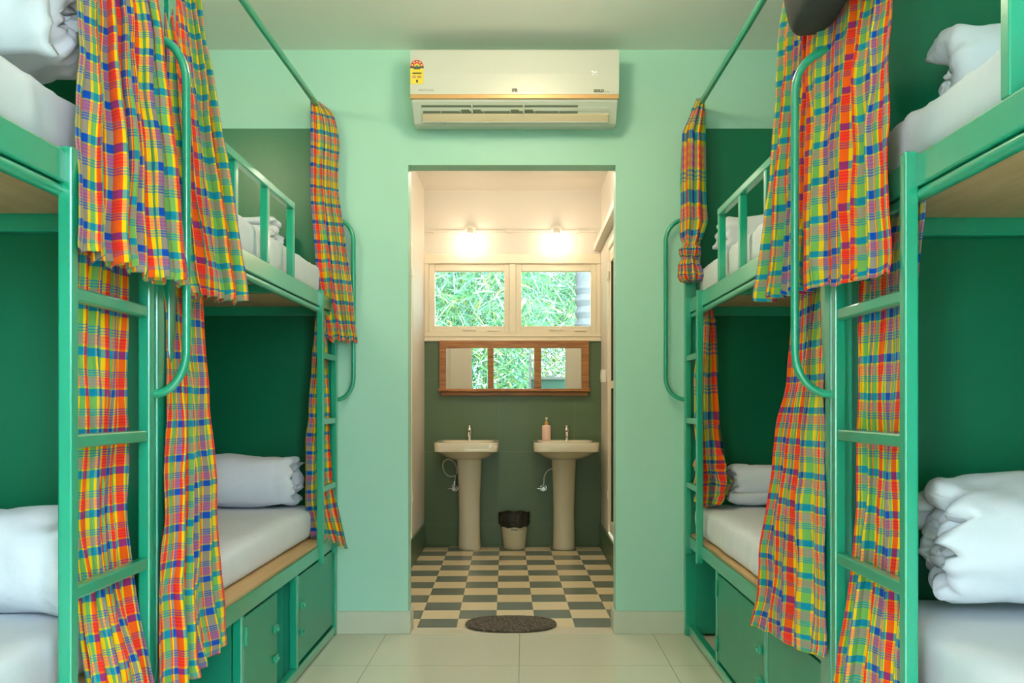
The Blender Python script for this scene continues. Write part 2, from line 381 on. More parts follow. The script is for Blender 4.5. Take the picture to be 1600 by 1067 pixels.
# ------------------------------------------------------------ bunk beds
def curve_handle(x_in, x_out, y, z0, z1):
    pts = [(x_in, y, z0)]; dx = x_out-x_in; rz = .10
    for k in range(9):
        a = k/8*PI/2; pts.append((x_in+dx*(.05+.95*math.sin(a)), y, z0+rz*(1-math.cos(a))))
    for k in range(1, 7): pts.append((x_out, y, z0+rz+(z1-z0-2*rz)*k/7))
    for k in range(9):
        a = PI/2-k/8*PI/2; pts.append((x_in+dx*(.05+.95*math.sin(a)), y, z1-rz*(1-math.cos(a))))
    pts.append((x_in, y, z1)); return pts
def bunk(side, y0, y1, yf, yr, lab, far):
    """aisle side at X = xa*s; s=-1 left, +1 right. yf / yr: front faces of the two ladder stiles."""
    s = -1 if side == 'left' else 1
    st = .832 if s < 0 else .715                    # stile outer face
    ra = .845 if s < 0 else .735                    # rail outer face
    wl = 1.77 if s < 0 else 1.66                    # wall side
    X = lambda d: s*d
    t = thing('bunk_bed', (X(ra+.45), (y0+y1)/2, 0), lab, 'bunk bed', 'green steel bunk beds')
    B = lambda n, mb, mt=PAINT, par=t, bv=.004, **k: build(n, mb, mt, par, bevel=bv, **k)
    pz = .04
    ypost = y1-pz
    # posts
    pa = ra-.003 if s < 0 else st+.004
    B('corner_post', MB().box(X(pa), X(ra+.037), ypost, y1, 0, 2.14))
    B('corner_post', MB().box(X(ra-.003), X(ra+.037), y0, y0+pz, 0, 2.26))
    B('corner_post', MB().box(X(wl-.04), X(wl), ypost, y1, 0, 1.9))
    B('corner_post', MB().box(X(wl-.04), X(wl), y0, y0+pz, 0, 1.9))
    ya, yb = y0+pz, ypost
    B('side_rail', MB().box(X(ra), X(ra+.035), ya, yb, 1.44, 1.50))
    B('side_rail', MB().box(X(ra), X(ra+.035), ya, yb, .395, .447))
    B('side_rail', MB().box(X(wl-.035), X(wl), ya, yb, 1.44, 1.50))
    B('side_rail', MB().box(X(wl-.035), X(wl), ya, yb, .395, .447))
    for z in (1.43, .395):
        for y in (y0+.005, y1-.035): B('end_rail', MB().box(X(ra+.037), X(wl-.04), y, y+.03, z, z+.052))
    for yy in (y0+.50, y0+1.13):
        B('cross_bar', MB().box(X(ra+.035), X(wl-.035), yy, yy+.03, 1.438, 1.468))
    B('bed_board', MB().box(X(ra+.036), X(wl-.036), ya+.002, yb-.002, 1.470, 1.505), PLY, bv=0)
    B('bed_board', MB().box(X(ra+.010), X(wl-.002), ya+.002, yb-.002, .448, .458), PLY, bv=0)
    # curtain rods: one under the upper rail, one near the ceiling
    B('curtain_rod', MB().tube([(X(ra+.016), ya, 1.428), (X(ra+.016), yb, 1.428)], .0125, 14), bv=0, smooth=60)
    xr = X(.915 if s < 0 else .776)
    rod = B('curtain_rod', MB().tube([(xr, y0+.02, 2.352), (xr, (y0+y1)/2, 2.346), (xr, y1-.02, 2.356)], .0125, 14), bv=0, smooth=60)
    for yy in (y1-.006, y0+.0): B('rod_flange', MB().tube([(xr, yy, 2.354), (xr, yy+.006, 2.354)], .024, 20), par=rod, bv=0, smooth=40)
    # ladder
    lad = B('ladder_stile', MB().box(X(st), X(st+.027), yf, yf+.027, .372, 1.508))
    B('ladder_stile', MB().box(X(st), X(st+.027), yr, yr+.027, .372, 1.508))
    for z in (1.238, .962, .678): B('ladder_rung', MB().box(X(st+.004), X(st+.027), yf+.027, yr, z-.013, z+.013))
    # grab handle
    hx = .762 if s < 0 else .632
    B('grab_handle', MB().tube(curve_handle(X(st+.008), X(hx), yr+.030, 1.055, 1.858), .0095, 12), bv=0, smooth=60)
    B('handle_lug', MB().box(X(st+.003), X(ra+.0), yr+.022, yr+.045, 1.845, 1.870), bv=.002)
    # guard rail
    ge = yf-.40 if s < 0 else yf-.30
    g = MB().box(X(ra), X(ra+.026), ge-1.02, ge, 1.75, 1.776)
    gr = B('guard_rail', g)
    for k in range(4):
        yy = ge-.026-k*.331; B('baluster', MB().box(X(ra+.001), X(ra+.027), yy, yy+.026, 1.50, 1.75), par=gr, bv=.003)
    # lockers under the lower bed
    B('floor_frame', MB().box(X(ra), X(ra+.03), ya, yb, .008, .045).box(X(wl-.03), X(wl), ya, yb, .008, .045))
    B('back_panel', MB().box(X(wl-.006), X(wl-.002), ya, yb, .045, .395), PAINT_DOOR, bv=0)
    def door(a, b, hinge_at_near, latch=True):
        d = B('locker_door', MB().box(X(ra+.004), X(ra+.016), a, b, .060, .385), PAINT_DOOR, bv=.002)
        yh = a if hinge_at_near else b
        for z in (.30, .09): B('door_hinge', MB().tube([(X(ra), yh, z), (X(ra), yh, z+.06)], .006, 8), par=d, bv=0, smooth=60)
        if latch:
            e = (b-.035) if hinge_at_near else (a+.035)
            for z in (.27, .17):
                B('door_latch', MB().box(X(ra-.006), X(ra+.004), e-.02, e+.02, z-.012, z+.012).box(X(ra-.014), X(ra-.006), e-.006, e+.006, z-.006, z+.006), par=d, bv=.002)
    def post(a): B('locker_post', MB().box(X(ra+.002), X(ra+.032), a, a+.026, .045, .395))
    def panel(a, n='divider_panel'): B(n, MB().box(X(ra+.03), X(wl-.03), a, a+.006, .012, .395), PAINT_DOOR, bv=0)
    d = y1-4.08
    if s < 0:
        post(3.375+d); door(3.405+d, 4.035+d, False)
        panel(3.27+d); panel(3.40+d); post(2.715+d); door(2.745+d, 3.11+d, True); panel(2.70+d)
    else:
        panel(4.05+d-.02, 'divider_panel'); post(3.46+d); door(2.785+d, 3.455+d, False); post(2.755+d); door(2.13+d+.04, 2.745+d, True, False); panel(3.48+d)
    return t
bunk('left', .12, 2.12, 1.665, 2.012, 'green steel bunk bed in the left foreground with a wide ladder post', False)
bunk('left', 2.152, 4.080, 3.742, 4.012, 'green steel bunk bed at the far left, beside the washroom wall, lockers below', True)
bunk('right', .16, 2.165, 1.700, 2.083, 'green steel bunk bed in the right foreground beside the hanging dark bag', False)
bunk('right', 2.197, 4.080, 3.745, 4.012, 'green steel bunk bed at the far right with an open space under its end', True)

# ------------------------------------------------------------ mattresses and bedding
def mattress(s, xa, xw, y0, y1, z0, z1, lab, seed, droop=0):
    """rounded slab under a loose white sheet"""
    r = .035
    nx, ny, nzz = 28, 90, 8
    m = MB()
    hx, hy, hz = (xw-xa)/2, (y1-y0)/2, (z1-z0)/2; c = Vector((s*(xa+hx), (y0+y1)/2, (z0+z1)/2))
    def shape(p):
        q = Vector(p); x, y, z = q
        ix, iy, iz = max(-hx+r, min(hx-r, x)), max(-hy+r, min(hy-r, y)), max(-hz+r*.8, min(hz-r, z))
        dv = Vector((x-ix, y-iy, z-iz)); L_ = dv.length
        if L_ > 1e-6:
            dv = dv/L_*min(L_, r)
        n = Vector((ix, iy, iz))+dv
        w = c+n
        side = max(0, abs(x)-hx+.05)/.05
        top = max(0, (z+hz)/(2*hz))
        f = nz(w, 6, seed)*.006*top+nz(w, 17, seed+3)*.003
        f2 = (nz((w.x*2, w.y*13+w.z*7, w.z*5), 1, seed+5)*.015+nz((w.x, w.y*34+w.z*14, w.z*6), 1, seed+8)*.008)*side*(.35+.65*top)
        out = Vector((math.copysign(f2, x) if side > 0 else 0, 0, f if z > 0 else 0))
        w += out
        w.z = max(w.z, z0)
        if droop and s*x < 0: w.z -= 0
        return w
    def face(fn, a, b): m.grid(a, b, fn)
    face(lambda u, v: shape(((2*u-1)*hx, (2*v-1)*hy, hz)), nx, ny)
    face(lambda u, v: shape(((2*u-1)*hx, (2*v-1)*hy, -hz)), nx, ny)
    face(lambda u, v: shape((-hx, (2*u-1)*hy, (2*v-1)*hz)), ny, nzz)
    face(lambda u, v: shape((hx, (2*u-1)*hy, (2*v-1)*hz)), ny, nzz)
    face(lambda u, v: shape(((2*u-1)*hx, -hy, (2*v-1)*hz)), nx, nzz)
    face(lambda u, v: shape(((2*u-1)*hx, hy, (2*v-1)*hz)), nx, nzz)
    o = build('mattress', m, SHEET, smooth=60, loc=(c.x, c.y, z0), merge=True)
    return tag(o, lab, 'mattress', 'mattresses under white sheets')
mattress(-1, .895, 1.725, .17, 2.07, 1.512, 1.640, 'white sheeted mattress on the upper bed in the left foreground', 1)
mattress(-1, .925, 1.725, .17, 2.07, .460, .585, 'white sheeted mattress on the lower bed in the left foreground', 2)
mattress(-1, .895, 1.725, 2.21, 4.03, 1.512, 1.640, 'white sheeted mattress behind the guard rail of the far left upper bed', 3)
mattress(-1, .915, 1.725, 2.21, 4.03, .460, .585, 'white sheeted mattress on the far left lower bed, above the lockers', 4)
mattress(1, .775, 1.615, .21, 2.10, 1.512, 1.625, 'white sheeted mattress on the upper bed in the right foreground', 5)
mattress(1, .790, 1.615, .21, 2.10, .460, .585, 'white sheeted mattress on the lower bed in the right foreground', 6)
mattress(1, .780, 1.615, 2.25, 4.03, 1.512, 1.640, 'white sheeted mattress behind the guard rail of the far right upper bed', 7)
mattress(1, .762, 1.615, 2.25, 4.03, .460, .590, 'white sheeted mattress on the far right lower bed', 8)

def bed_roll(s, xe, xo, yc, zb, Ry, Rz, lab, seed, turns=2.6, ragged=.02, puff=1, start=0, name='rolled_duvet', cat='duvet'):
    """duvet rolled into a spiral whose axis runs along X; aisle end at xe, wall end at xo, resting on zb"""
    m = MB(); L_ = xo-xe; nphi = int(turns*56); nt = 46
    pitch = 1/(turns+.35); th0 = pitch*.96; zc = zb+Rz*.93
    def pt(k, outer, t):
        f = k/nphi; phi = start+f*turns*2*PI*(-s)
        r = pitch*.35+f*turns*pitch
        ed = .030/L_; w = 1.0
        if t < ed: w = math.sqrt(max(0, 1-((ed-t)/ed)**2))
        if t > 1-ed: w = math.sqrt(max(0, 1-((t-1+ed)/ed)**2))
        fe = min(1, f*12, (1-f)*14)
        hw = th0*.5*w*(.35+.65*math.sqrt(max(0, fe)))
        rr = r-pitch*.5+(hw if outer else -hw)
        c_, s_ = math.cos(phi), math.sin(phi); ex = .88
        y = math.copysign(abs(c_)**ex, c_)*Ry*rr; z = math.copysign(abs(s_)**ex, s_)*Rz*rr
        jag = (nz((c_*1.6+f*2, s_*1.6, seed), 1.7)*ragged+nz((c_*6, s_*6, f*8+seed), 1.0)*ragged*.45)
        x = xe+L_*t+jag*(1-t)-jag*t+.02*(1-t)*(1-f)*2
        q = Vector((x*s, yc+y, zc+z))
        e_ = max(0, 1-(x-xe)/.20)
        nrm = Vector((0, c_, s_))
        d = nz(q, 4.5, seed)*.020*puff+nz((q.x*6, q.y*11, q.z*11), 1, seed+2)*.009*puff+e_*e_*nz((q.x*5, phi*2.2, f*3), 1, seed+4)*.016
        ridg = 1-abs(nz((q.x*7, q.y*7, q.z*7+phi), 1, seed+6))*2
        d -= max(0, ridg-.72)*.018; d += e_*e_*(abs(nz((q.x*9, phi*3, f*3), 1, seed+14))-.25)*.05*(puff-.6)
        q += nrm*d*min(1, .3+f)
        if q.z < zb+.003: q.z = zb+.003+(q.z-zb-.003)*.04
        q.z = max(q.z, zb+.001)
        return q
    ring = [(k, True) for k in range(nphi+1)]+[(k, False) for k in range(nphi, -1, -1)]
    n = len(ring)
    for j in range(nt+1):
        # rows are denser near the two ends
        t = .5-.5*math.cos(PI*j/nt)
        for k, o in ring: m.v.append(tuple(pt(k, o, t)))
    for j in range(nt):
        for i in range(n): m.f.append((j*n+i, j*n+(i+1) % n, (j+1)*n+(i+1) % n, (j+1)*n+i))
    for j in (0, nt):
        for k in range(nphi): m.f.append((j*n+k, j*n+k+1, j*n+(n-2-k), j*n+(n-1-k)))
    o = build(name, m, SHEET2, smooth=180, loc=(s*(xe+L_/2), yc, zb))
    return tag(o, lab, cat, 'rolled white duvets')
bed_roll(-1, .895, 1.62, 1.85, 1.642, .17, .20, 'big crumpled white duvet on the upper bed in the left foreground', 11, 2.3, .045, 1.5, 2.0)
bed_roll(-1, .935, 1.62, 1.955, .587, .135, .128, 'rolled white duvet on the lower bed in the left foreground', 12, 2.6, .035, 1.1, 1.2)
bed_roll(-1, 1.06, 1.62, 3.90, 1.642, .095, .108, 'rolled white duvet seen through the far left guard rail', 13, 2.2, .04, 1, .5)
bed_roll(-1, .975, 1.62, 3.895, .587, .130, .138, 'rolled white duvet on the far left lower bed', 14, 2.7, .03, .8, 2.4)
bed_roll(1, .905, 1.58, 1.985, 1.628, .11, .122, 'folded white duvet with two puffy lobes on the right foreground upper bed', 15, 1.35, .02, 1, 3.0)
bed_roll(1, .865, 1.58, 1.935, .587, .158, .158, 'large rolled white duvet with a spiral end on the right foreground lower bed', 16, 2.4, .05, 1.4, 2.6)
bed_roll(1, .845, 1.58, 3.92, 1.642, .10, .115, 'rolled white duvet seen through the far right guard rail', 17, 2.2, .03, 1, 1.0)
bed_roll(1, .885, 1.58, 3.92, .592, .105, .108, 'rolled white duvet on the far right lower bed', 18, 2.5, .03, .8, .4)

# ------------------------------------------------------------ curtains
def curtain(lab, rows, nf, amp, W_, seed, zspan=None, flip=False, nv=70, name='curtain', bunch=(.45, 1)):
    """rows, top to bottom: (zL, zR, (xL,yL), (xm,ym) or None, (xR,yR)); L..R is across the cloth"""
    R_ = []
    for zl, zr, a, mdl, b in rows:
        a, b = Vector(a), Vector(b); c = Vector(mdl) if mdl else (a+b)/2
        R_.append((zl, zr, a, c, b))
    def interp(vals, t):
        n = len(vals)-1; x = t*n; i = min(int(x), n-1); f = x-i
        p0 = vals[max(i-1, 0)]; p1 = vals[i]; p2 = vals[i+1]; p3 = vals[min(i+2, n)]
        return .5*((2*p1)+(p2-p0)*f+(2*p0-5*p1+4*p2-p3)*f*f+(3*p1-p0-3*p2+p3)*f*f*f)
    zt = [r[0] for r in R_]; H = zt[0]-zt[-1]
    # arc fractions so rows are spaced by height
    fr = [(zt[0]-z)/H for z in zt]
    def tt(v):
        for i in range(len(fr)-1):
            if v <= fr[i+1]+1e-9: return (i+(v-fr[i])/(fr[i+1]-fr[i]))/(len(fr)-1)
        return 1.0
    rnd = random.Random(seed); ph = rnd.random()*6; ph2 = rnd.random()*6
    warp = [rnd.uniform(-.35, .35) for _ in range(nf+3)]
    nu = nf*16
    def P(u, v):
        t = tt(v)
        zl = interp([r[0] for r in R_], t); zr = interp([r[1] for r in R_], t)
        A = interp([r[2] for r in R_], t); C = interp([r[3] for r in R_], t); B = interp([r[4] for r in R_], t)
        q = (1-u)*(1-u)*A+2*u*(1-u)*(C*2-(A+B)/2)+u*u*B
        tan = (2*(1-u)*((C*2-(A+B)/2)-A)+2*u*(B-(C*2-(A+B)/2)))
        if tan.length < 1e-6: tan = B-A
        tan.normalize(); nrm = Vector((tan.y, -tan.x))
        k = u*nf; i = int(k); wv = warp[i]*(1-(k-i))+warp[i+1]*(k-i)
        phs = 2*PI*k+ph+wv*2.2+math.sin(v*2.2+ph2)*.5*wv*2
        am = amp*(bunch[0]+(bunch[1]-bunch[0])*min(1, v*1.15))*(1+.5*math.sin(k*1.7+ph2))
        f = math.sin(phs)+.32*math.sin(phs*2.13+v*1.3+ph)
        ends = min(1, u*8+.15, (1-u)*8+.15)
        z = zl+(zr-zl)*u
        d = am*f*ends+nz((u*5, v*6, seed), 1)*.010+nz((u*16, v*12, seed+3), 1)*.004
        q2 = q+nrm*d+tan*(am*.55*math.sin(2*phs)*ends)
        zz = z+nz((u*4, v*3, seed+9), 1)*.010*v+(.006*math.sin(phs+.8) if v > .97 else 0)
        return Vector((q2.x, q2.y, zz))
    m = MB(); sgn = -1 if flip else 1; uo = rnd.random(); vo = rnd.random()*.08
    m.grid(nu, nv, P, lambda u, v: (uo+u*W_, vo+sgn*v*H))
    a, b = R_[0][2], R_[0][4]
    o = build(name, m, PLAID, smooth=180, solid=.0016, loc=((a.x+b.x)/2, (a.y+b.y)/2, zt[-1]))
    return tag(o, lab, 'curtain', 'checked cotton bunk curtains')

# left side
curtain('checked curtain in the left foreground, hanging wide from the ceiling rod above the ladder rungs',
    [(2.35, 2.35, (-.925, 1.84), None, (-.915, 2.08)), (1.95, 1.95, (-.885, 1.78), (-.85, 1.90), (-.825, 2.02)), (1.65, 1.65, (-.845, 1.71), (-.82, 1.87), (-.785, 2.00)), (1.315, 1.290, (-.822, 1.665), (-.80, 1.85), (-.742, 2.00))],
    7, .021, .84, 21)
curtain('checked curtain just behind the left foreground grab handle, hem above the far lower bed',
    [(2.35, 2.35, (-.915, 2.18), None, (-.905, 2.44)), (2.02, 2.02, (-.86, 2.15), None, (-.855, 2.39)), (1.65, 1.65, (-.825, 2.13), (-.81, 2.25), (-.800, 2.38)), (1.290, 1.300, (-.790, 2.13), (-.775, 2.27), (-.758, 2.40))],
    5, .022, .62, 22)
curtain('checked curtain drawn together at the far end of the left ceiling rod',
    [(2.372, 2.372, (-.935, 3.96), None, (-.905, 4.01)), (2.32, 2.32, (-.932, 3.95), None, (-.850, 4.03)), (2.20, 2.20, (-.930, 3.94), None, (-.822, 4.03)), (2.0, 2.0, (-.930, 3.94), None, (-.825, 4.03)), (1.62, 1.62, (-.905, 3.94), None, (-.775, 4.03)), (1.31, 1.31, (-.862, 3.94), None, (-.738, 4.03))],
    4, .013, .32, 23)
curtain('checked curtain behind the left foreground ladder rungs, sweeping out in front of the lower bed',
    [(1.428, 1.428, (-.878, 1.775), None, (-.868, 2.0)), (1.1, 1.1, (-.883, 1.775), None, (-.875, 2.00)), (.74, .74, (-.880, 1.79), (-.89, 1.88), (-.872, 2.00)), (.47, .47, (-.842, 1.76), None, (-.822, 1.985)), (.24, .24, (-.812, 1.72), None, (-.772, 1.98))],
    5, .018, .58, 24, flip=True)
curtain('long checked curtain hanging outside the far left lower bed, next to the foreground ladder',
    [(1.428, 1.428, (-.868, 2.17), None, (-.862, 2.40)), (1.1, 1.1, (-.838, 2.12), None, (-.852, 2.43)), (.80, .80, (-.822, 2.06), None, (-.843, 2.46)), (.55, .55, (-.818, 2.035), (-.815, 2.2), (-.826, 2.45)), (.372, .392, (-.812, 2.01), (-.795, 2.2), (-.805, 2.42))],
    5, .018, .62, 25, flip=True)
curtain('checked curtain behind the far left ladder, bunched at the head of the lower bed',
    [(1.43, 1.43, (-.880, 3.86), None, (-.866, 3.96)), (1.1, 1.1, (-.905, 3.84), None, (-.858, 3.98)), (.80, .80, (-.918, 3.82), None, (-.850, 3.99)), (.60, .60, (-.920, 3.84), None, (-.825, 3.99)), (.46, .40, (-.905, 3.85), (-.838, 3.93), (-.775, 3.985))],
    4, .014, .34, 26)
# right side
curtain('broad checked curtain in the right foreground below the dark bag, right of the grab handle',
    [(2.35, 2.35, (.785, 1.84), None, (.776, 2.28)), (1.95, 1.95, (.748, 1.82), (.735, 2.0), (.695, 2.20)), (1.65, 1.65, (.712, 1.765), (.70, 1.95), (.675, 2.17)), (1.285, 1.305, (.700, 1.735), (.69, 1.92), (.665, 2.14))],
    6, .012, .60, 27)
curtain('checked curtain behind the broad right foreground curtain, hem flaring towards the doorway',
    [(2.35, 2.35, (.745, 2.46), None, (.755, 2.24)), (2.05, 2.05, (.690, 2.42), None, (.735, 2.24)), (1.70, 1.70, (.668, 2.42), None, (.725, 2.23)), (1.308, 1.318, (.618, 2.42), (.67, 2.30), (.705, 2.22))],
    5, .018, .52, 28)
curtain('checked curtain behind the right foreground ladder rungs, its hem swept forward',
    [(1.428, 1.428, (.758, 1.70), None, (.760, 2.06)), (1.1, 1.1, (.765, 1.79), None, (.765, 2.07)), (.74, .74, (.757, 1.80), None, (.763, 2.07)), (.47, .47, (.728, 1.74), None, (.712, 2.05)), (.24, .24, (.700, 1.70), None, (.668, 2.02))],
    5, .015, .58, 29)
curtain('long checked curtain hanging outside the locker doors of the far right lower bed',
    [(1.428, 1.428, (.760, 2.48), None, (.752, 2.25)), (1.1, 1.1, (.735, 2.52), None, (.728, 2.20)), (.80, .80, (.705, 2.57), (.69, 2.35), (.715, 2.15)), (.56, .56, (.688, 2.62), (.68, 2.35), (.712, 2.14)), (.405, .440, (.655, 2.62), (.67, 2.35), (.708, 2.13))],
    5, .018, .64, 30, bunch=(.6, 1))

def bundle(lab, rings, seed, name='curtain', rib=7):
    """closed gathered bundle: rings (z, cx, cy, rx, ry, depth of pleats)"""
    m = MB(); n = len(rings)-1; zs = [r[0] for r in rings]
    def I(k, t):
        x = t*n; i = min(int(x), n-1); f = x-i; f = f*f*(3-2*f); return rings[i][k]*(1-f)+rings[i+1][k]*f
    def P(u, v):
        th = 2*PI*u
        z, cx, cy, rx, ry, a = (I(k, v) for k in range(6))
        g = 1+a*math.sin(rib*th+v*3+seed)+a*.6*math.sin((rib*2-1)*th-v*4)+nz((math.cos(th)*1.5, math.sin(th)*1.5, v*9), 1, seed)*a*1.6
        return Vector((cx+rx*g*math.cos(th), cy+ry*g*math.sin(th), z+nz((math.cos(th), math.sin(th), v*6), 1.3, seed+2)*.012))
    m.grid(112, 110, P, lambda u, v: (u*.42, -(zs[0]+(zs[-1]-zs[0])*v)+seed*.03))
    o = build(name, m, PLAID, smooth=180, solid=.0016, loc=(rings[0][1], rings[0][2], zs[-1]))
    return tag(o, lab, 'curtain', 'checked cotton bunk curtains')
b1 = bundle('checked curtain tied in a knot at the far end of the right ceiling rod',
    [(2.374, .776, 3.98, .016, .03, .10), (2.32, .765, 3.98, .026, .04, .16), (2.22, .742, 3.98, .042, .05, .18), (2.0, .740, 3.98, .046, .055, .18), (1.84, .742, 3.98, .046, .055, .2), (1.76, .735, 3.98, .034, .045, .22),
     (1.73, .730, 3.97, .030, .036, .12), (1.715, .728, 3.97, .044, .05, .16), (1.69, .727, 3.97, .042, .05, .16), (1.675, .726, 3.97, .028, .034, .14), (1.64, .728, 3.97, .040, .045, .22), (1.60, .730, 3.97, .044, .048, .24), (1.578, .732, 3.97, .036, .04, .2), (1.57, .732, 3.97, .01, .012, .1)], 3)
b2 = bundle('checked curtain gathered behind the far right ladder, crumpled onto the lower bed',
    [(1.44, .785, 3.86, .016, .05, .12), (1.38, .785, 3.87, .026, .06, .18), (1.15, .785, 3.89, .040, .07, .2), (.95, .788, 3.89, .048, .075, .2), (.82, .795, 3.88, .050, .075, .22), (.76, .800, 3.87, .056, .075, .30), (.70, .805, 3.86, .058, .075, .34), (.65, .800, 3.86, .054, .07, .34), (.612, .79, 3.86, .040, .055, .3), (.600, .785, 3.86, .012, .02, .1)], 5, rib=5)

# ------------------------------------------------------------ dark bag hanging from the right rod
m = MB()
def bagp(u, v):
    th = 2*PI*u; c_, s_ = math.cos(th), math.sin(th)
    hy = .235; hx = .055
    e = math.sin(PI*min(1, max(0, v)))**.16 if 0 < v < 1 else 0
    y = 1.965+math.copysign(abs(c_)**.32, c_)*hy*(.25+.75*e if v > 0 else .1)
    x = .665+math.copysign(abs(s_)**.6, s_)*hx*e
    z = 1.905+.36*v-(y-1.965)*.05
    q = Vector((x, y, z)); q.x += nz(q, 7, 4)*.012; q.z += nz(q, 6, 5)*.010; return q
m.grid(64, 30, bagp)
bag = thing('bag', (.665, 1.99, 1.868), 'dark grey fabric bag hanging over the right foreground curtain', 'bag')
build('bag_body', m, CHARCOAL, bag, smooth=180, merge=True)
build('strap', MB().tube([(.665, 1.90, 2.25), (.70, 1.93, 2.33), (.776, 1.97, 2.372), (.80, 1.99, 2.35), (.776, 2.02, 2.375), (.70, 2.05, 2.33), (.665, 2.08, 2.25)], .009, 8), CHARCOAL, bag, smooth=60)

# ------------------------------------------------------------ air conditioner
ac = thing('air_conditioner', (-.04, YW, 2.26), 'white wall-mounted air conditioner with a gold strip above the doorway', 'air conditioner')
ax0, ax1 = -.488, .407
prof = [(YW-.001, 2.272), (3.985, 2.256), (3.965, 2.262), (3.890, 2.335), (3.886, 2.343), (3.888, 2.555), (3.90, 2.562), (YW-.001, 2.562)]
build('housing', MB().prism_x(prof, ax0+.004, ax1-.004), ACL, ac, bevel=.004)
fp = build('front_panel', MB().prism_x([(3.890, 2.362), (3.878, 2.362), (3.876, 2.45), (3.880, 2.552), (3.892, 2.560), (3.93, 2.5635), (3.93, 2.5625), (3.890, 2.556)], ax0, ax1), ACW, ac, bevel=.002)
build('trim_strip', MB().box(ax0, ax1, 3.874, 3.892, 2.343, 2.362), GOLD, ac, bevel=.003)
def slope(t, off=0):   # point on the sloping underside face, off = outwards
    a, b = Vector((3.890, 2.335)), Vector((3.965, 2.262)); d = (b-a).normalized(); n = Vector((-.72, -.70))
    q = a+(b-a)*t+n*off; return q.x, q.y
def slab(x0, x1, t0, t1, o0, o1):
    return MB().prism_x([slope(t0, o0), slope(t1, o0), slope(t1, o1), slope(t0, o1)], x0, x1)
# face points for rows measured in the photograph
build('outlet_slot', slab(-.444, .232, .16, .25, -.006, .0015), ACDARK, ac)  # shade of the outlet slots as raised dark strips, no recess cut
build('outlet_slot', slab(-.438, .232, .42, .50, -.006, .0030), ACDARK, ac)
build('outlet_band', slab(-.444, .367, .255, .41, -.004, .0030), ACL, ac, bevel=.001)
fl = build('louver_flap', slab(-.444, .368, .53, .86, .001, .007), ACFLAP, ac, bevel=.002)
build('flap_lip', slab(-.444, .368, .86, .90, .001, .010), ACW, fl, bevel=.001)
for x in (-.225, -.002): build('louver_bracket', slab(x-.003, x+.003, .12, .56, .0, .012), ACW, ac, bevel=.001)
for x in (-.36, -.275, -.175, -.06, .045, .15): build('louver_fin', slab(x-.0015, x+.0015, .40, .54, .001, .006), ACW, ac)
for x in (-.255, -.205, -.04, .02): build('louver_arm', slab(x-.018, x+.018, .34, .44, .002, .006), ACDARK, ac, bevel=.001)
text('lettering', 'IFB', .019, (-.041, 3.8765, 2.378), DARKTXT, fp, .0006)
text('lettering', 'FASTCOOL', .013, (-.418, 3.8765, 2.379), GREYTXT, fp)
text('lettering', 'GOLD', .016, (.320, 3.8765, 2.376), DARKTXT, fp, .0008)
text('lettering', 'series', .008, (.355, 3.8765, 2.373), GREYTXT, fp)
text('display', '24', .024, (.300, 3.8765, 2.452), LAMPW, fp)
text('lettering', 'AIR CONDITIONER', .010, (-.385, 3.9575, 2.2665), GREYTXT, ac).rotation_euler = (math.radians(136), 0, 0)
# energy label
lx = -.459; yl = 3.8762
lab_ = build('energy_label', MB().box(lx-.028, lx+.028, yl-.0006, yl+.0015, 2.405, 2.492), YEL, fp)
def disc(cx, cz, r, y, a0=0, a1=360, n=24, r0=0):
    m = MB(); 
    for k in range(n+1):
        a = math.radians(a0+(a1-a0)*k/n); m.v.append((cx+r*math.cos(a), y, cz+r*math.sin(a))); m.v.append((cx+r0*math.cos(a), y, cz+r0*math.sin(a)))
    for k in range(n): m.f.append((2*k, 2*k+1, 2*k+3, 2*k+2))
    return m
build('label_arc', disc(lx, 2.480, .028, yl-.0010, 0, 180, r0=.012), RED, lab_, solid=.0006)
build('label_arc', disc(lx, 2.480, .0125, yl-.0012, 0, 180), YEL, lab_, solid=.0006)
build('label_arc', disc(lx, 2.480, .007, yl-.0014, 0, 180), LGREEN, lab_, solid=.0006)
st_ = MB()
for k in range(5):
    a = math.radians(18+36*k); c_ = disc(lx+.021*math.cos(a), 2.480+.021*math.sin(a), .0034, yl-.0016, 0, 360, 5); n = len(st_.v)
    st_.v += c_.v; st_.f += [tuple(n+i for i in f) for f in c_.f]
build('label_stars', st_, WHITEPL, lab_, solid=.0004)
build('label_band', MB().box(lx-.029, lx+.029, yl-.0016, yl-.0006, 2.473, 2.4805).box(lx-.014, lx+.014, yl-.0016, yl-.0006, 2.468, 2.473), LGREY, lab_)
build('label_print', MB().box(lx-.019, lx+.019, yl-.0012, yl-.0006, 2.449, 2.454).box(lx-.004, lx+.004, yl-.0012, yl-.0006, 2.412, 2.423), DARKTXT, lab_)
build('label_print', MB().box(lx-.020, lx-.004, yl-.0012, yl-.0006, 2.430, 2.441).box(lx+.002, lx+.018, yl-.0012, yl-.0006, 2.430, 2.441), GOLD, lab_)

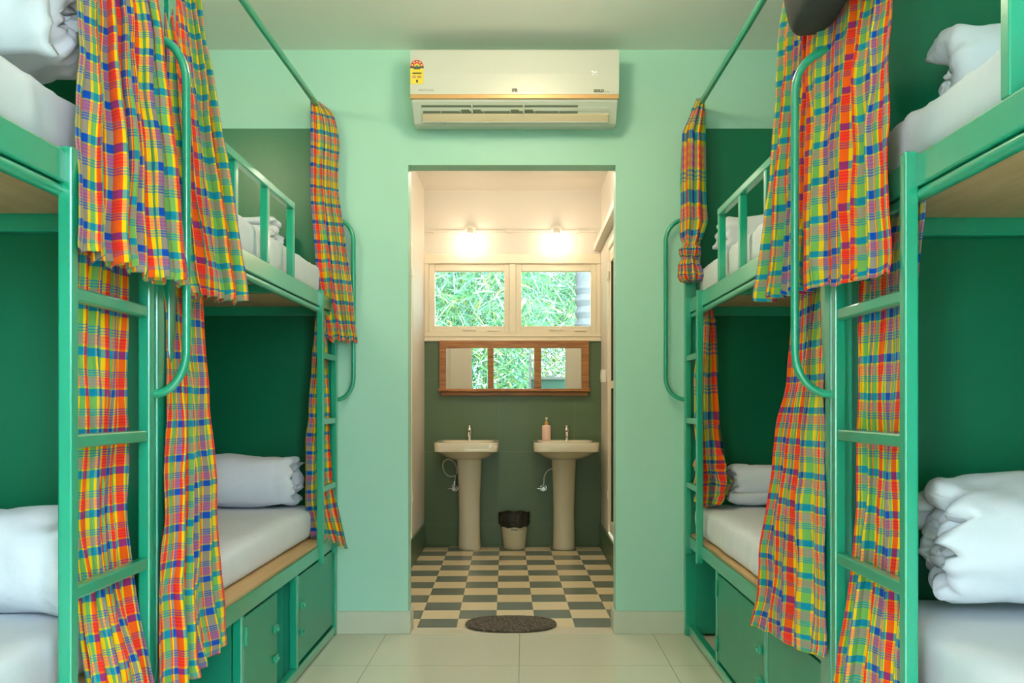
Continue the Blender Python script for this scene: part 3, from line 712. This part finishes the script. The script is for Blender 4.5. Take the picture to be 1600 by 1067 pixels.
# ------------------------------------------------------------ ceiling lamps of the dormitory (out of frame; the near one is added fill)
def dome_lamp(x, y, lab, watts, r=.11, zc=ZC, col=(1, .84, .60)):
    t = thing('ceiling_lamp', (x, y, zc-.05), lab, 'lamp', 'round ceiling lamps')
    build('lamp_base', MB().lathe(x, y, [(r+.012, zc-.018), (r+.012, zc)], 40), WHITEPL, t, smooth=30)
    build('lamp_dome', MB().lathe(x, y, [(.004, zc-.062), (r*.5, zc-.058), (r*.85, zc-.042), (r, zc-.018)], 40), DOME, t, smooth=60)
    l = bpy.data.lights.new('ceiling_light', 'POINT'); l.energy = watts; l.color = col; l.shadow_soft_size = .09
    lo = bpy.data.objects.new('ceiling_light', l); COL.objects.link(lo); lo.parent = t; lo.location = (0, 0, -.10)
dome_lamp(.02, 2.95, 'round warm ceiling lamp in front of the air conditioner', 15)
dome_lamp(-.05, .9, 'round warm ceiling lamp over the near end of the aisle', 3)  # added unseen lamp, a weak warm fill near the camera
# unseen left-wall lamp, added for the warm glow reflected in the green wall
t = thing('wall_lamp', (XL+.003, 2.35, 2.45), 'small warm wall lamp above the far left upper bunk', 'lamp')
build('lamp_base', MB().box(XL, XL+.03, 2.31, 2.39, 2.46, 2.52), WHITEPL, t, bevel=.004)
build('lamp_bulb', MB().lathe(XL+.10, 2.35, [(.003, 2.44), (.03, 2.452), (.04, 2.48), (.03, 2.508), (.003, 2.52)], 24), BULB, t, smooth=60)
build('lamp_arm', MB().tube([(XL+.02, 2.35, 2.49), (XL+.07, 2.35, 2.49)], .01), WHITEPL, t, smooth=60)
l = bpy.data.lights.new('wall_light', 'POINT'); l.energy = 15; l.color = (1, .80, .50); l.shadow_soft_size = .045
lo = bpy.data.objects.new('wall_light', l); COL.objects.link(lo); lo.parent = t; lo.location = Vector((XL+.17, 2.35, 2.44))-t.location

# ------------------------------------------------------------ washroom fittings
dome_lamp(-.08, 5.2, 'round warm ceiling lamp of the washroom', 19, zc=BZ, col=(1, .90, .74))  # added lamp hidden behind the lintel, evens out the washroom light
def bulb(x, lab):
    y = BY; z = 2.300
    t = thing('wall_bulb', (x, y, z-.06), lab, 'lamp', 'wall bulbs above the washroom window')
    build('bulb_holder', MB().tube([(x, y-.001, z), (x, y-.022, z)], .040, 28).tube([(x, y-.02, z), (x, y-.045, z-.012), (x, y-.06, z-.034)], [.024, .023, .018], 20), WHITEPL, t, smooth=40)
    build('glass_bulb', MB().lathe(x, y-.066, [(.004, z-.125), (.018, z-.120), (.028, z-.104), (.030, z-.09), (.024, z-.066), (.014, z-.042), (.013, z-.035)], 24), BULB, t, smooth=60)
    l = bpy.data.lights.new('bulb_light', 'POINT'); l.energy = 1.6; l.color = (1, .86, .68); l.shadow_soft_size = .03
    lo = bpy.data.objects.new('bulb_light', l); COL.objects.link(lo); lo.parent = t; lo.location = (0, -.11, -.03)
bulb(-.393, 'left glowing bulb on the wall above the washroom window')
bulb(.235, 'right glowing bulb on the wall above the washroom window')
c = build('conduit', MB().box(BX0, -.436, BY-.014, BY-.001, 2.293, 2.307).box(-.35, .192, BY-.014, BY-.001, 2.293, 2.307).box(.278, BX1-.03, BY-.014, BY-.001, 2.293, 2.307), CREAMWALL, bevel=.002)
tag(c, 'cream cable conduit running along the wall between the two bulbs', 'conduit')
for x in (-.66, -.11, .39): build('conduit_box', MB().tube([(x, BY-.001, 2.30), (x, BY-.018, 2.30)], .015, 20), CREAMWALL, c, smooth=40)
sb = tag(build('switch_box', MB().box(BX1-.034, BX1-.001, 6.16, 6.26, 1.185, 1.272), WHITEPL, bevel=.004), 'white switch box on the right washroom wall', 'switch box')
build('rocker_switch', MB().box(BX1-.037, BX1-.034, 6.175, 6.205, 1.21, 1.245).box(BX1-.037, BX1-.034, 6.215, 6.245, 1.21, 1.245), WHITEPL, sb, bevel=.001)

# mirror: wooden frame, three panes and a ledge
mx0, mx1 = -.618, .473; my = BY-.004
mt = thing('wall_mirror', (-.07, BY, 1.10), 'wood-framed mirror of three panes with a ledge, above the basins', 'mirror')
G = [(-.567, -.266), (-.223, .073), (.124, .417)]
m = MB().box(mx0, mx1, my-.028, my, 1.446, 1.500).box(mx0, G[0][0], my-.028, my, 1.150, 1.446).box(G[2][1], mx1, my-.028, my, 1.150, 1.446)
m.box(G[0][1], G[1][0], my-.026, my, 1.150, 1.446).box(G[1][1], G[2][0], my-.026, my, 1.150, 1.446)
build('frame', m, MWOOD, mt, bevel=.003)
build('ledge', MB().box(mx0-.006, mx1+.006, my-.075, my, 1.128, 1.150).box(mx0+.01, mx1-.01, my-.03, my, 1.098, 1.128), MWOOD, mt, bevel=.005)
for a, b in G: build('mirror_pane', MB().box(a, b, my-.012, my-.006, 1.150, 1.446), MIRROR, mt)

def basin(cx, lab, w, soap_side, loop):
    t = thing('pedestal_basin', (cx, BY-.16, 0), lab, 'washbasin', 'cream pedestal washbasins')
    yc = 6.335; hy = .265; zr = .778
    m = MB()
    # rim and bowl: superellipse rings
    def ring(sx, sy, z, yo=0, n=72, e=.5):
        i0 = len(m.v)
        for k in range(n):
            a = 2*PI*k/n; c_, s_ = math.cos(a), math.sin(a)
            m.v.append((cx+math.copysign(abs(c_)**e, c_)*sx, yc+yo+math.copysign(abs(s_)**e, s_)*sy, z))
        return i0, n
    hw = w/2
    R = [ring(.10, .09, .648, .06, e=.8), ring(.125, .12, .652, .05, e=.7), ring(hw*.62, hy*.62, .662, .04, e=.6), ring(hw*.78, hy*.8, .685, .02, e=.45), ring(hw*.87, hy*.88, .704, .01, e=.3), ring(hw*.955, hy*.955, .713, e=.22), ring(hw*.985, hy*.985, .717, e=.2), ring(hw, hy, .770, e=.2), ring(hw*.985, hy*.985, zr, e=.2),
         ring(hw*.86, hy*.66, zr, -.05, e=.6), ring(hw*.80, hy*.60, zr-.015, -.05, e=.7), ring(hw*.6, hy*.45, .70, -.05, e=.9), ring(.03, .03, .675, -.05, e=1)]
    for (a, n), (b, _) in zip(R, R[1:]):
        for k in range(n): m.f.append((a+k, a+(k+1) % n, b+(k+1) % n, b+k))
    m.f.append(tuple(R[0][0]+k for k in range(72))[::-1]); m.f.append(tuple(R[-1][0]+k for k in range(72)))
    build('bowl', m, CERAM, t, smooth=50)
    build('pedestal', MB().lathe(cx, 6.49, [(.078, 0), (.082, .006), (.080, .03), (.077, .15), (.076, .28), (.079, .42), (.084, .54), (.088, .62), (.092, .66)], 40, 1, .95), CERAM, t, smooth=50)
    tap = build('tap', MB().lathe(cx+(.02 if loop == 0 else 0), 6.50, [(.016, zr), (.013, zr+.006), (.011, zr+.05), (.014, zr+.056), (.017, zr+.068), (.014, zr+.085), (.009, zr+.09), (.010, zr+.102), (.005, zr+.108)], 20), CHROME, t, smooth=50)
    tx = cx+(.02 if loop == 0 else 0)
    build('spout', MB().tube([(tx, 6.50, zr+.062), (tx, 6.46, zr+.066), (tx, 6.42, zr+.056), (tx, 6.41, zr+.035)], .009, 12), CHROME, tap, smooth=50)
    return t
basin(-.392, 'left cream pedestal basin with a coiled hose beside it', .44, 0, 1)
basin(.285, 'right cream pedestal basin with the pink soap bottle on it', .45, 1, 0)
def valve(x, lab, loop):
    z = .425; y = BY-.055
    t = thing('angle_valve', (x, BY-.003, z), lab, 'valve', 'chrome angle valves with water hoses')
    build('valve_body', MB().tube([(x, BY-.003, z), (x, BY-.008, z)], .026, 20).tube([(x, BY-.006, z), (x, y-.02, z)], [.011, .013], 16).tube([(x, y-.018, z), (x, y-.035, z)], [.019, .015], 16).tube([(x, y, z), (x+.004, y, z+.05)], [.012, .009], 14).tube([(x-.045, y, z), (x, y, z)], .005, 10), CHROME, t, smooth=50)
    if loop:
        pts = [(x+.004, y, z+.05)]
        cx_, cz_ = x-.030, z+.150
        for k in range(29):
            a = math.radians(-40-k/28*345); pts.append((cx_+.052*math.cos(a)-.02*math.sin(a)*0, y-.003-.02*k/28, cz_+.062*math.sin(a)-.3*.05*math.cos(a)))
        pts.append((x+.05, y+.0, z+.12))
    else:
        pts = [(x+.004, y, z+.05), (x+.004, y, z+.075), (x+.015, y, z+.11), (x+.035, y, z+.135), (x+.07, y, z+.15)]
    build('hose', MB().tube(pts, .006, 10), HOSE, t, smooth=60)
valve(-.508, 'chrome valve with a looped hose beside the left basin pedestal', True)
valve(.140, 'chrome valve with a short hose beside the right basin pedestal', False)
# soap bottle standing on the right basin
t = thing('soap_dispenser', (.160, 6.50, .779), 'pink soap dispenser with an amber pump on the right basin', 'soap dispenser')
build('bottle', MB().lathe(.160, 6.50, [(.030, .779), (.032, .783), (.032, .876), (.028, .884), (.012, .888)], 28), PINK, t, smooth=50)
pc = build('pump_collar', MB().lathe(.160, 6.50, [(.013, .888), (.013, .906), (.007, .910), (.006, .918)], 20), AMBER, t, smooth=50)
build('pump_head', MB().lathe(.160, 6.50, [(.005, .918), (.006, .930), (.010, .932), (.010, .940), (.004, .942)], 20).tube([(.160, 6.50, .936), (.160, 6.47, .936), (.160, 6.46, .930)], .004, 10), WHITEPL, t, smooth=50)
# waste bin with liner
wx, wy = -.071, 6.500
t = thing('waste_bin', (wx, wy, 0), 'small cream waste bin with a black liner between the two basins', 'waste bin')
BINM = pm('cream_bin_plastic', (206, 198, 172), .45)
build('bin_body', MB().lathe(wx, wy, [(.072, .0), (.076, .004), (.082, .05), (.100, .215), (.103, .222), (.100, .224), (.096, .214), (.078, .05), (.07, .01)], 40), BINM, t, smooth=50)
m = MB()
def liner(u, v):
    th = 2*PI*u; r = .1115+.002*math.sin(th*9)+.003*nz((math.cos(th)*3, math.sin(th)*3, v*4), 1, 3)
    low = .165+.030*(.5-.5*math.sin(th+.5))+.010*math.sin(th*3+1)
    if v < .55: f = v/.55; return Vector((wx+r*math.cos(th), wy+r*math.sin(th)*.98, low+(.262-low)*f+.004*math.sin(th*7)))
    f = (v-.55)/.45; rr = r*(1-.12*f); return Vector((wx+rr*math.cos(th), wy+rr*math.sin(th), .262-.10*f+.004*math.sin(th*7)))
m.grid(72, 16, liner)
build('bin_liner', m, BLACKBAG, t, smooth=60, solid=.001)
tx_ = text('lettering', 'Sweet', .020, (wx+.004, wy-.1003, .150), DARKTXT, t, .0003); tx_.rotation_euler = (math.radians(96), 0, 0)
tx_ = text('lettering', 'home', .017, (wx+.052, wy-.0865, .150), GREYTXT, t); tx_.rotation_euler = (math.radians(96), 0, math.radians(32))
# oval mat at the doorway
m = MB(); mxc, myc = -.062, 4.235; seg = 72
rings = [(0.98, .002), (1.0, .006), (.985, .011), (.9, .013), (.6, .013), (.3, .013), (.02, .013)]
for r, z in rings:
    for k in range(seg):
        a = 2*PI*k/seg; c_, s_ = math.cos(a), math.sin(a)
        m.v.append((mxc+.214*r*math.copysign(abs(c_)**.85, c_), myc+.152*r*math.copysign(abs(s_)**.9, s_), z+.0015))
for i in range(len(rings)-1):
    for k in range(seg): m.f.append((i*seg+k, i*seg+(k+1) % seg, (i+1)*seg+(k+1) % seg, (i+1)*seg+k))
m.f.append(tuple(range(seg))[::-1]); m.f.append(tuple((len(rings)-1)*seg+k for k in range(seg)))
tag(build('door_mat', m, MATM, smooth=50, loc=(mxc, myc, .001)), 'brown pebbled oval mat on the tiled doorway floor', 'door mat')

# ------------------------------------------------------------ garden
g = struct('ground', MB().box(-9, 9, -9, YB-.1, -.2, -.05).box(-9, 9, BY+.12, 14, -.2, -.05), EARTH)
def foliage(name, cx, cy, cz, rx, ry, rz, n, ln, wd, seed, par, weights=(5, 2, 3, 1), droop=.5):
    rnd = random.Random(seed); m = MB()
    for i in range(n):
        a = rnd.random()*2*PI; r = rnd.random()**.5
        p = Vector((cx+rx*r*math.cos(a), cy+ry*r*math.sin(a), cz+rz*rnd.uniform(-1, 1)))
        d = Vector((rnd.gauss(0, 1), rnd.gauss(0, .7), rnd.gauss(-droop, .6))).normalized(); sdir = d.cross(Vector((rnd.gauss(0, 1), rnd.gauss(0, 1), rnd.gauss(0, 1)))).normalized()
        L_ = ln*rnd.uniform(.6, 1.3); w = wd*rnd.uniform(.7, 1.3); k = len(m.v)
        m.v += [tuple(p), tuple(p+d*L_*.45+sdir*w), tuple(p+d*L_+Vector((0, 0, -L_*.12))), tuple(p+d*L_*.45-sdir*w)]
        m.f.append((k, k+1, k+2, k+3)); m.mi.append(rnd.choices(range(4), weights)[0])
    me = build(name, m, LEAVES, par); return me
def bush(name, x, y, h, rx, seed, lab, cat, n=2600, ln=.20, wd=.013, weights=(5, 2, 3, 1), trunk=CULM, group=None):
    t = thing(name, (x, y, -.05), lab, cat, group)
    rnd = random.Random(seed); m = MB()
    for k in range(6):
        bx = x+rnd.uniform(-.25, .25); tx2 = bx+rnd.uniform(-.4, .4)
        m.tube([(bx, y+rnd.uniform(-.2, .2), -.05), ((bx+tx2)/2, y, h*.5), (tx2, y+rnd.uniform(-.3, .3), h*.95)], [.02, .017, .01], 7)
    build('stems', m, trunk, t, smooth=60)
    foliage('foliage', x, y, h*.5, rx, .5, h*.42, n, ln, wd, seed, t, weights)
bush('bamboo', -.70, 8.4, 3.4, .95, 41, 'feathery bamboo outside the left washroom window pane', 'bamboo', 22000, .22, .0055)
bush('bamboo', .35, 9.6, 3.6, .85, 42, 'looser bamboo outside the right washroom window pane', 'bamboo', 16000, .20, .0055, weights=(4, 3, 3, 1))
bush('tree', 1.35, 11.0, 4.6, 1.5, 43, 'pale tree behind the palm trunk outside the washroom', 'tree', 9000, .24, .024)
bush('tree', -1.75, 10.9, 4.6, 1.4, 44, 'pale tree at the left outside the washroom window', 'tree', 9000, .24, .024)
m = MB(); rnd = random.Random(5); pts = []; rad = []
for k in range(70): z = -.05+k*.055; pts.append((.545+.02*math.sin(z), 8.3, z)); rad.append(.082+(.016 if k % 2 else 0)+rnd.uniform(-.004, .004))
tr = thing('palm_trunk', (.545, 8.3, -.05), 'grey ringed palm trunk at the right edge of the washroom window', 'palm')
build('trunk', m.tube(pts, rad, 20), BARK, tr, smooth=30)
fr_ = MB()
for k in range(9):
    a = 2*PI*k/9; p0 = Vector((.545, 8.3, 3.78))
    for j in range(14):
        f = j/13; c0 = p0+Vector((math.cos(a)*.7*f, math.sin(a)*.45*f, .5*math.sin(f*2.6)-.3*f*f))
        for sg in (-1, 1):
            e = c0+Vector((-math.sin(a)*sg*.3, math.cos(a)*sg*.3, -.15)); d = Vector((math.cos(a), math.sin(a), 0))*.02; i0 = len(fr_.v)
            fr_.v += [tuple(c0-d), tuple(c0+d), tuple(e)]; fr_.f.append((i0, i0+1, i0+2))
build('fronds', fr_, LEAVES[0], tr)
# garden behind the camera, seen in the mirror
bush('bamboo', -1.1, -4.6, 4.2, 1.5, 51, 'tall bamboo seen at the left in the washroom mirror', 'bamboo', 12000, .24, .016, (5, 3, 2, 1))
bush('shrub', .25, -6.0, 3.6, 1.2, 52, 'yellow-green shrub seen in the middle of the washroom mirror', 'shrub', 9000, .22, .017, (4, 3, 1, 3))
# lattice screen on a green boarded rail outside
t = thing('lattice_screen', (.75, -2.3, -.05), 'dark diamond lattice over green boards, seen in the mirror', 'screen')
m = MB()
X0, X1, Z0, Z1 = .12, 1.25, 1.52, 2.6
step = .15
import itertools
for sg in (1, -1):
    c_ = -3.0
    while c_ < 5:
        # line z = sg*x + c_
        ps = []
        for x in (X0, X1):
            z = sg*x+c_
            if Z0 <= z <= Z1: ps.append((x, z))
        for z in (Z0, Z1):
            x = (z-c_)/sg
            if X0 < x < X1: ps.append((x, z))
        if len(ps) >= 2 and (Vector(ps[0])-Vector(ps[1])).length > .05: m.tube([(ps[0][0], -2.3, ps[0][1]), (ps[1][0], -2.3, ps[1][1])], .009, 6)
        c_ += step
build('lattice', m, LGREY, t)
build('rail', MB().box(X0, X1, -2.33, -2.27, 1.47, 1.52), LGREY, t)
build('green_boards', MB().box(X0, X1, -2.32, -2.29, -.05, 1.47), pm('green_fence_boards', (30, 66, 50), .6), t)
build('screen_post', MB().box(X0-.04, X0, -2.33, -2.27, -.05, 2.6), LGREY, t)
